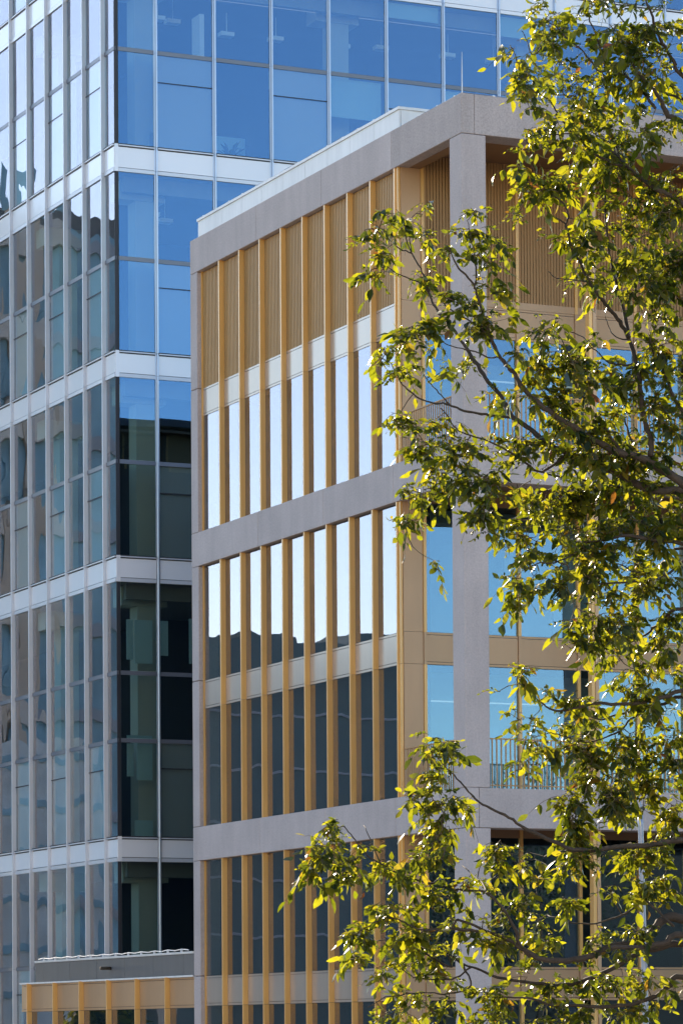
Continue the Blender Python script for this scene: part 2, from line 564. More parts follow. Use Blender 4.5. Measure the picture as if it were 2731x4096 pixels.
# lift doors and piers seen through the upper glazing
for (xa, xb, yy, z0, z1) in ((3.186, 3.47, .8, S2[1], 13.02), (4.51, 4.695, .8, S2[1], 13.6), (3.62, 4.15, 1.4, S2[1], 13.9),
                             (2.75, 3.02, .8, B3[1], 8.95), (2.3, 2.55, 1.1, S2[1], 13.6)):
    box('door_frame', m_intw, xa, xb, D + yy, D + yy + 0.12, z0, z1, bb)
for (x, z) in ((4.60, 11.95), (4.60, 12.25)):
    box('call_button', m_trans, x - .03, x + .03, D + .79, D + .799, z, z + .06, bb)
box('call_button', m_trans, 4.54, 4.66, D + .79, D + .799, 12.07, 12.16, bb)
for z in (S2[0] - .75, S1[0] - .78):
    box('ceiling_glow_strip', m_ceilglow, 0.8, 12, D + 1.2, D + 1.26, z, z + .03, bb)  # added glowing strip for the pale ceiling line

# bronze posts between the balcony beams
for xc in (3.31, 9.5, 15.6):
    for (z0, z1) in ((0, B3[0]), (B3[1], B2[0]), (B2[1], B1[0] + .2)):
        box('balcony_post', m_bronze, xc, xc + 0.085, 0.12, 0.30, z0, z1, bb)
        box('balcony_post', m_bpanel, xc + 0.09, xc + 0.178, 0.10, 0.30, z0, z1, bb)
# railings
for z0 in (B2[1], B3[1]):
    zt = z0 + 1.115
    for (xa, xb) in ((0.63, 3.30), (3.495, 6.17), (6.81, 9.49)):
        rl = MB()
        rl.box(xa, xb, 0.085, 0.135, zt, zt + 0.028)
        rl.box(xa, xb, 0.095, 0.125, z0 + 0.06, z0 + 0.085)
        r0 = rl.build('railing', m_rail, bb, (xa, 0.1, z0))
        n = int((xb - xa) / 0.113)
        for k in range(n):
            x = xa + (k + .8) * (xb - xa) / n
            box('baluster', m_rail, x - .014, x + .014, 0.098, 0.122, z0 + .004, zt, r0)
    rl = MB()
    rl.box(0.085, 0.135, 0.64, D - .06, zt, zt + 0.028)
    r0 = rl.build('railing', m_rail, bb, (0.1, 0.64, z0))
    n = 23
    for k in range(n):
        y = 0.70 + (k + .5) * (D - .8) / n
        box('baluster', m_rail, 0.098, 0.122, y - .014, y + .014, z0 + .004, zt, r0)

# pale rooftop parapet set just behind the side beam
px0, pz = 0.20, 23.50
py = [16.27, 14.62, 13.26, 11.91, 10.54, 9.18, 7.81, 6.46, 5.10, 3.68]
for i in range(len(py) - 1):
    box('parapet_panel', m_white, px0, px0 + .04, py[i + 1] + .006, py[i] - .006, B1[1] - .3, pz - 0.07, bb)
for i in range(1):
    xa = px0 + 0.046 + i * 1.3
    box('parapet_panel', m_white, xa + .004, xa + 1.292, 3.68, 3.72, B1[1] - .3, pz - .07, bb)
box('parapet_core', m_grey, px0 + .045, 1.5, 3.74, 16.2, B1[1] - .3, pz - .08, bb)
cp = MB()
cp.box(px0 - .03, px0 + .35, 3.66, 16.30, pz - .065, pz)
cp.box(px0 + .35, 1.55, 3.65, 4.0, pz - .065, pz)
cp.build('coping', m_white, bb)
# roof lightning conductor with clips
wire = MB()
pts = []
yy = 16.2
while yy > 3.8:
    pts.append((px0 + .06, yy, pz + 0.05 + random.uniform(-.012, .014)))
    yy -= 0.45
wire.tube(pts, 0.012, 4)
wire.tube([(px0 + .06, 3.8, pz + .05), (px0 + .06, 3.72, pz - .3), (px0 + .06, 3.66, B1[1] + .05), (0.1, 2.5, B1[1] + .05), (0.1, .15, B1[1] + .05), (5, .15, B1[1] + .05), (12, .15, B1[1] + .05)], 0.011, 4)
wire.build('lightning_wire', m_steel, bb)
for k in range(14):
    y = 16.0 - k * 0.9
    box('wire_clip', m_white, px0 + .03, px0 + .09, y - .03, y + .03, pz, pz + .055, bb)
for y in (3.2, 2.3, 1.4, .5):
    box('wire_clip', m_white, .07, .13, y - .03, y + .03, B1[1], B1[1] + .06, bb)
for x in (.9, 2.1, 3.3, 4.5):
    box('wire_clip', m_white, x - .03, x + .03, .12, .18, B1[1], B1[1] + .06, bb)
rod = MB()
rod.tube([(0.06, 0.06, B1[1] - .02), (0.06, 0.06, B1[1] + .5), (0.06, 0.06, B1[1] + .95)], [0.014, 0.010, 0.004], 6)
rod.build('lightning_rod', m_white, bb)

# ================================================================== LOW ANNEX
an = thing('low_annex', 'low bronze-fronted wing with a dark grey roof parapet at the foot of the tower', 'building', (-0.45, 16.4, 0))
AX = -0.10
AF = [29.55, 27.26, 25.03, 22.79, 20.55, 18.29]
A0, A1 = 16.40, 30.36
ZT, ZB = 3.175, 2.385
edges = [A1] + AF + [A0]
for i in range(len(edges) - 1):
    ya, yb = edges[i + 1] + .002, edges[i] - (FT if 0 < i else 0) - .002
    box('spandrel_panel', m_bpanel, AX + 0.15, AX + 0.19, ya, yb, ZB + .02, ZT - .09, an)
    box('spandrel_rail', m_bpanel, AX + 0.145, AX + .19, ya, yb, ZT - .078, ZT - .034, an)
    box('spandrel_rail', m_bpanel, AX + 0.145, AX + .19, ya, yb, ZB - .06, ZB + .008, an)
    box('window_pane', m_gl_bron, AX + .17, AX + .182, ya + .01, yb - .01, .3, ZB - .07, an)
    box('coping', m_white, AX + 0.11, AX + .19, ya, yb, ZT - .03, ZT - .006, an)
for y in AF:
    box('fin', m_bronze, AX + .012, AX + .165, y - FT, y, 0, ZB - .07, an)
    box('fin', m_bronze, AX + .012, AX + .165, y - FT, y, ZB - .06, ZT - .012, an)
box('coping', m_white, AX + .075, AX + .109, A0, A1, ZT - .02, ZT + .022, an)
box('wing_wall', m_intd, AX + .195, 0.155, A0, A1 - .05, 0, ZT - .03, an)
GJ = [29.01, 28.29, 26.05, 23.81, 21.57, 19.37, 17.15, 16.40]
for i in range(7):
    box('parapet_panel', m_grey, 0.02, 0.07, GJ[i + 1] + .007, GJ[i] - .007, ZT - .02, 3.775, an)
box('coping', m_white, -0.015, 0.15, A0, 29.05, 3.80, 3.835, an)
box('coping', m_white, -0.005, 0.15, A0, 29.03, 3.778, 3.798, an)
box('parapet_core', m_grey, 0.075, 0.15, A0, 28.98, ZT - .02, 3.775, an)
cab = MB()
pts = []
y = 28.8
k = 0
while y > 16.5:
    pts.append((0.03, y, 3.885 + (0.024 if k % 2 else -0.008)))
    y -= 0.5
    k += 1
cab.tube(pts, 0.014, 5)
cab.build('lightning_wire', m_white, an)
for k in range(12):
    y = 28.3 - k
    box('wire_clip', m_white, .005, .055, y - .03, y + .03, 3.836, 3.91, an)
pp = MB()
pp.tube([(0.018, 22.65, 3.50), (-0.30, 22.65, 3.50)], 0.048, 14)
pp.build('spout_pipe', m_bark, an, smooth=True)

# ================================================================== GLASS TOWER
TX, TY = 0.291, 22.771
TZ = 39.7
tw = thing('glass_tower', 'tall blue glass office tower with pale floor bands and silver mullions', 'building', (TX, TY, 0))
RX = [1.56, 3.38, 5.18, 7.02, 8.89, 10.76, 12.61, 14.50, 16.41, 18.33, 20.2]
LY = [23.55, 25.11, 26.70, 28.33, 29.95, 31.55, 33.15, 34.75]
SP = [(38.9, 38.1), (33.02, 32.22), (27.085, 26.286), (21.155, 20.387), (15.287, 14.528), (7.263, 6.543)]
ROWS = []   # (bottom, top, transoms, opening-light level)
ROWS.append((33.02, 38.1, [35.8], 34.9))
ROWS.append((27.085, 32.22, [29.82], 28.97))
ROWS.append((21.155, 26.286, [23.80], 23.04))
ROWS.append((15.287, 20.387, [17.97], 17.13))
ROWS.append((7.263, 14.528, [11.93, 10.00], 9.22))
ROWS.append((0.4, 6.543, [3.64], 2.85))


def tower_bay(axis, a, b, idx, glassmat, opening):
    """one bay of the tower between two mullions; axis 'x' front, 'y' side"""
    def bx(name, mat, lo, hi, d0, d1, z0, z1):
        if axis == 'x':
            return box(name, mat, lo, hi, TY + d0, TY + d1, z0, z1, tw)
        return box(name, mat, TX + d0, TX + d1, lo, hi, z0, z1, tw)
    for (zs_, zb_) in SP:
        if axis == 'x' and idx == 0:
            bx('floor_band_strip', m_spand, a - .118, a - .002, -0.020, 0.05, zb_, zs_ - .005)
        bx('floor_band', m_spand, a, b, -0.012, 0.05, zb_ + .125, zs_ - .092)
        bx('floor_band_strip', m_alu if zb_ < 30 else m_spand, a, b, -0.030, 0.05, zb_, zb_ + .105)
        bx('sill_gasket_and_shade', m_dark, a, b, -0.045, 0.05, zs_ - .026, zs_ + .004)
        bx('sill_rail', m_alu, a, b, -0.060, 0.05, zs_ - .060, zs_ - .028)
        bx('sill_gasket_and_shade', m_dark, a, b, -0.004, 0.05, zs_ - .090, zs_ - .062)  # dark strip painting in the shadow under the sill rail
    for (z0, z1, trs, op) in ROWS:
        cuts = [z1] + list(trs) + [z0]
        for i in range(len(cuts) - 1):
            hi, lo = cuts[i] - (0.06 if i > 0 else 0), cuts[i + 1] + (0.06 if i < len(cuts) - 2 else 0)
            last = i == len(cuts) - 2
            if last and opening:
                bx('window_pane', glassmat, a + .012, b - .012, 0.006, 0.012, lo + .006, op - .012)
                bx('window_pane', glassmat, a + .012, b - .012, 0.006, 0.012, op + .012, hi - .006)
                bx('transom', m_dark, a, b, 0.0, 0.05, op - .014, op + .014)
                bx('shadow_panel', m_shadow, a, b, 0.07, 0.09, lo, hi)
            else:
                bx('window_pane', glassmat, a + .012, b - .012, 0.006, 0.012, lo + .006, hi - .006)
        for t in trs:
            bx('transom', m_trans, a, b, -0.006, 0.06, t - .058, t + .058)


m_shadow = surf('shadow_box_panel', (0.46, 0.47, 0.50), 0.5, 0, 0.04)
edges = [TX + 0.0] + RX
for i in range(len(edges) - 1):
    a = edges[i] + (0.055 if i else 0.118)
    b = edges[i + 1] - 0.055
    tower_bay('x', a, b, i, m_gl_tower, i % 2 == 1)
edges = [TY] + LY
for i in range(len(edges) - 1):
    a = edges[i] + (0.063 if i else 0.0)
    b = edges[i + 1]
    tower_bay('y', a + .001, b - .001, i, m_gl_left, i % 2 == 1)
# corner post
for (z0, z1, trs, op) in ROWS:
    box('corner_post', m_dark, TX + .004, TX + 0.114, TY + .001, TY + 0.03, z0, z1, tw)
# mullions: bull-nosed on the front, flat blades on the side, one length per floor
cutz = [38.9, 35.8, 33.0, 32.3, 29.80, 27.06, 26.38, 23.79, 21.13, 20.47, 17.96, 15.26, 14.62, 11.92, 10.0, 7.24, 6.63, 3.63, 0.0]


def nose_mesh(h):
    prof = [(-.055, .03), (-.055, -.02), (-.030, -.022), (-.028, -.060), (-.012, -.085), (.012, -.085), (.028, -.060), (.030, -.022), (.055, -.02), (.055, .03)]
    n = len(prof)
    v = [(x, y, 0) for x, y in prof] + [(x, y, h) for x, y in prof]
    f = [(i, (i + 1) % n, n + (i + 1) % n, n + i) for i in range(n)] + [tuple(range(n))[::-1], tuple(range(n, 2 * n))]
    me = bpy.data.meshes.new('mullion')
    me.from_pydata(v, [], f)
    me.materials.append(m_alun)
    return me


for i in range(len(cutz) - 1):
    z1, z0 = cutz[i] - .004, cutz[i + 1] + .004
    me = nose_mesh(z1 - z0)
    for x in RX:
        link('mullion', me, tw, (x, TY, z0))
    for y in LY:
        box('mullion', m_alu, TX - .108, TX + .03, y, y + .056, z0, z1, tw)
# floors, inner columns, core, back
for (zs_, zb_) in SP:
    box('floor_slab', m_int, TX + .10, 24, TY + .10, 58, zb_ + .02, zs_ - .1, tw)
    box('bulkhead', m_int, TX + .5, 24, TY + .55, TY + .75, zb_ - .42, zb_ + .02, tw)
    box('ceiling_glow_strip', m_ceilglow, TX + .6, 22, TY + 1.1, TY + 1.16, zb_ - .30, zb_ - .27, tw)  # glow added where daylight catches the ceiling edge
zf = [0.4] + [s[0] - .1 for s in SP[::-1]]
zc = [s[1] for s in SP[::-1]]
for z0, z1 in zip(zf, zc):
    for (x, y) in ((1.30, 23.75), (7.6, 23.9), (13.8, 23.9), (1.3, 30.2)):
        box('inner_column', m_intc, x, x + .58, y, y + .6, z0, z1 - .55, tw)
        box('column_head', m_intc, x - .5, x + .9, y - .05, y + .65, z1 - .55, z1, tw)
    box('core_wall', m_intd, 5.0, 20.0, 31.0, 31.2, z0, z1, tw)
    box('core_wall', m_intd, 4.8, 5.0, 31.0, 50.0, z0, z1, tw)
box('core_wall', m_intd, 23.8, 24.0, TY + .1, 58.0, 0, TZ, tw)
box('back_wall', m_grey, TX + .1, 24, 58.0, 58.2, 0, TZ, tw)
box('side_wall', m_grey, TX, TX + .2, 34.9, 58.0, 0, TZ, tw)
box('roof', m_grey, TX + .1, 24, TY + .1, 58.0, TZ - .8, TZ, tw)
box('front_wall', m_grey, 20.3, 24.0, TY, TY + .1, 0, TZ, tw)
# blinds
for (xa, xb, z0, z1) in ((0.72, 0.93, 12.35, 13.5), (0.97, 1.52, 12.25, 13.5), (0.72, 1.5, 10.06, 10.18), (1.66, 2.0, 12.5, 13.5), (2.65, 3.3, 12.3, 13.6),
                         (5.25, 6.9, 29.25, 29.75), (0.72, 0.92, 9.0, 9.95), (1.02, 1.5, 8.9, 9.95), (0.95, 1.5, 7.3, 7.75), (2.5, 3.3, 7.3, 7.6)):
    box('blind', m_blind, xa, xb, TY + .35, TY + .37, z0, z1, tw)
box('white_panel', m_intw, 3.06, 3.20, TY + .3, TY + .9, 29.9, 31.2, tw)  # plain white interior panel
box('partition', m_blind, 3.45, 5.1, TY + 1.8, TY + 1.85, 27.0, 28.1, tw)

for k, (x, y, z) in enumerate(((2.1, 1.6, 31.3), (2.9, 2.4, 31.5), (4.2, 1.4, 31.0), (6.0, 1.9, 31.2), (8.0, 1.5, 31.1), (9.6, 2.2, 31.4), (11.5, 1.5, 31.2), (13.2, 1.8, 31.3), (1.9, 1.6, 25.5), (2.7, 2.6, 25.6), (1.75, 1.5, 19.6))):
    box('ceiling_unit', m_intw, x, x + .42, TY + y, TY + y + .3, z, z + .12, tw)
    box('ceiling_rod', m_intw, x + .2, x + .22, TY + y + .1, TY + y + .12, z + .12, z + .7, tw)
for (xa, xb, z0, z1) in ((7.1, 8.8, 28.6, 29.75), (10.85, 12.5, 29.3, 29.75), (5.27, 6.95, 37.0, 38.05), (8.95, 10.7, 31.75, 32.2), (12.7, 14.4, 31.6, 32.2)):
    box('blind', m_blind, xa, xb, TY + .20, TY + .22, z0, z1, tw)
for x in (1.75, 2.6, 7.3, 9.1, 11.0):
    box('cabinet', m_int, x, x + .7, TY + .9, TY + 1.3, 26.985, 27.75, tw)
# plant and screen behind the glass, standing on the tower floor
pl = thing('potted_plant', 'dark leafy plant behind the upper tower glass, beside a leaning screen', 'plant', (4.35, TY + 1.1, 26.985))
pot = MB()
pot.tube([(4.35, TY + 1.1, 26.985), (4.35, TY + 1.1, 27.3)], [.14, .18], 12)
pot.build('pot', m_dark, pl, (4.35, TY + 1.1, 26.985), smooth=True)
fr = MB()
for k in range(26):
    a = random.uniform(0, 6.28)
    e = random.uniform(.3, 1.3)
    L = random.uniform(.35, .75)
    b0 = Vector((4.35, TY + 1.1, 27.28))
    d = Vector((math.cos(a) * math.cos(e), math.sin(a) * math.cos(e), math.sin(e)))
    side = d.cross(Vector((0, 0, 1))).normalized() * .06
    tip = b0 + d * L - Vector((0, 0, .12))
    mid = b0 + d * L * .6
    i0 = len(fr.v)
    fr.v += [tuple(b0), tuple(mid + side), tuple(tip), tuple(mid - side)]
    fr.f.append((i0, i0 + 1, i0 + 2, i0 + 3))
fr.build('leaves', m_leaf, pl, (4.35, TY + 1.1, 26.985))
scn = thing('desk_screen', 'dark tilted screen beside the plant behind the upper tower glass', 'screen', (5.02, TY + 1.05, 26.985))
s1 = box('panel', m_intd, 4.90, 5.16, TY + 1.0, TY + 1.04, 27.45, 27.98, scn)
s1.rotation_euler = (0, R(-14), 0)
box('stand', m_intd, 5.02, 5.07, TY + 1.06, TY + 1.1, 26.985, 27.6, scn)

# ================================================================== STREET LAMP
lp = at(2579, 4100, 60)
lt = at(2560, 3300, 60)
lpos = Vector((lp.x, lp.y, 0))
sl = thing('street_lamp', 'slender grey street lamp with a curved arm, half hidden by the tree', 'street lamp', lpos)
po = MB()
base = Vector((lp.x + .02, lp.y, 0))
t1 = at(2559, 3260, 60)
po.tube([base, base + Vector((0, 0, 1.2)), lt, t1], [0.075, 0.055, 0.047, 0.045], 14)
po.build('pole', m_steel, sl, base, smooth=True)
ar = MB()
ap = [at(x, y, 60) for x, y in ((2559, 3262), (2556, 3225), (2545, 3190), (2522, 3160), (2490, 3146), (2450, 3140), (2420, 3138))]
ar.tube(ap, [0.045, .043, .042, .040, .038, .036, .035], 12)
ar.build('arm', m_steel, sl, ap[0], smooth=True)
hd = MB()
hp = [at(x, y, 60) for x, y in ((2425, 3137), (2405, 3138), (2385, 3146), (2368, 3160))]
hd.tube(hp, [0.04, 0.085, 0.10, 0.05], 12)
hd.build('lamp_head', m_white, sl, hp[0], smooth=True)

# ================================================================== BUILDINGS SEEN ONLY AS REFLECTIONS, AND ONE ADDED FOR BOUNCE LIGHT
ba = thing('pale_block', 'pale slab block with dark windows, seen only mirrored in the tower side glass', 'building', (-13, 66, 0))
box('wall', m_bluefac, -18.5, -8.0, 65.5, 85, 0, 34.6, ba)
for k in range(9):
    z = 2.6 + k * 3.9
    box('floor_band', m_paleband, -13.2, -7.8, 65.1, 85.2, z, z + 1.1, ba)
    box('floor_band', m_band, -18.7, -13.21, 65.3, 85.2, z, z + .5, ba)
    for j in range(4):
        box('window', m_bluefac, -13.0 + j * 1.3, -12.3 + j * 1.3, 65.42, 65.5, z + 1.5, z + 3.3, ba)
box('podium', m_podium, -14.3, -7.9, 64.2, 65.0, 0, 13.5, ba)
for k in range(7):
    box('podium_band', m_bluefac, -14.35, -7.85, 64.1, 65.0, 1.2 + k * 1.9, 1.5 + k * 1.9, ba)
for x in (-18.7, -12.4, -10.0):
    box('pier', m_cream, x, x + .9, 65.0, 65.6, 0, 35.2, ba)
box('roof', m_grey, -17, -10, 68, 80, 34.6, 36.0, ba)
bl = thing('slate_block', 'long dark slate-blue block with pale floor lines, seen only mirrored in the bronze building windows', 'building', (-40, 66, 0))
box('wall', m_dkfac, -75, -18.9, 66, 84, 0, 18.3, bl)
for k in range(7):
    z = 1.0 + k * 2.35
    box('floor_band', m_band, -75, -18.9, 65.9, 66, z, z + .10, bl)
for k, (xa, xb, h) in enumerate(((-40, -33, 18.5), (-29.6, -27.5, 18.3), (-25, -22.5, 18.1))):
    box('roof_plant', m_dkfac, xa, xb, 67, 76, 18.3, h + .6, bl)
bc = thing('long_shed', 'low dark building behind the viewpoint, seen only mirrored in the balcony windows', 'building', (55, -110, 0))
box('wall', m_black, 10, 110, -130, -112, 0, 13.6, bc)
box('roof', m_dkfac, 9, 111, -131, -111, 13.6, 14.4, bc)


bs = thing('bounce_block', 'unseen tall pale block added behind the viewpoint to bounce warm sunlight onto the fronts', 'building', (-60, -135, 0))
box('wall', m_cream, -115, -8, -150, -130, 0, 46, bs)  # unseen block added to throw warm sunlight back at the shaded fronts
for k in range(11):
    z = 3.0 + k * 3.9
    for j in range(18):
        box('window', m_bluefac, -112 + j * 5.8, -109.2 + j * 5.8, -130, -129.95, z, z + 2.0, bs)


def street_tree(loc, h, rad, label, seed):
    r = np.random.default_rng(seed)
    o = thing('street_tree', label, 'tree', loc, 'trees mirrored in the glass')
    L = Vector(loc)
    tb = MB()
    tb.tube([L, L + Vector((.1, .1, h * .35)), L + Vector((0, .2, h * .8))], [.16, .12, .04], 8)
    tb.build('trunk', m_bark, o, L, smooth=True)
    n = 2600
    cl = r.normal(size=(26, 3))
    cl /= np.linalg.norm(cl, axis=1)[:, None]
    cl *= (r.random((26, 1)) ** .5) * rad
    cl[:, 2] = cl[:, 2] * .95 + h * .62
    c = cl[r.integers(0, 26, n)] + r.normal(size=(n, 3)) * rad * .2
    a = r.normal(size=(n, 3)); a /= np.linalg.norm(a, axis=1)[:, None]
    b = np.cross(a, r.normal(size=(n, 3))); b /= np.linalg.norm(b, axis=1)[:, None]
    s = r.uniform(.10, .2, (n, 1))
    v = np.stack([c - a * s, c + b * s * .5, c + a * s, c - b * s * .5], 1).reshape(-1, 3)
    me = bpy.data.meshes.new('crown')
    me.from_pydata(v.tolist(), [], [tuple(range(4 * i, 4 * i + 4)) for i in range(n)])
    me.materials.append(m_leaf if seed < 10 else m_leafd)
    link('crown', me, o, L)


TREE_LABELS = ['dark bushy tree mirrored in the balcony windows, second from the tower end of its row',
               'tall dark tree mirrored in the balcony windows, at the middle of its row',
               'dark tree mirrored in the balcony windows, beside the tallest of its row',
               'tallest dark tree of the row mirrored in the balcony windows',
               'shortest dark tree of the row mirrored in the balcony windows']
street_tree((-7.5, 43.5, 0), 3.2, 1.2, 'yellow-green street tree beyond the low wing, seen only mirrored in its windows', 3)
for i, (x, y, h) in enumerate(((34, -84, 14.5), (42, -92, 16.5), (50, -96, 15.0), (60, -104, 17.5), (27, -80, 13.5))):
    street_tree((x, y, 0), h, h * .36, TREE_LABELS[i], 20 + i)

# ================================================================== FOREGROUND TREE
TD = 28.0
PXM = FPX / TD


def crop(ox, oy, s, pts):
    return [(ox + s * x, oy + s * y) for x, y in pts]


def cP(*p): return crop(1850, 3100, .5619, p)
def cQ(*p): return crop(1180, 3100, .44643, p)
def cR(*p): return crop(2031, 2000, .44643, p)
def cS(*p): return crop(2031, 1000, .44643, p)
def cT(*p): return crop(1350, 800, .44643, p)
def cU(*p): return crop(2050, 0, .43431, p)


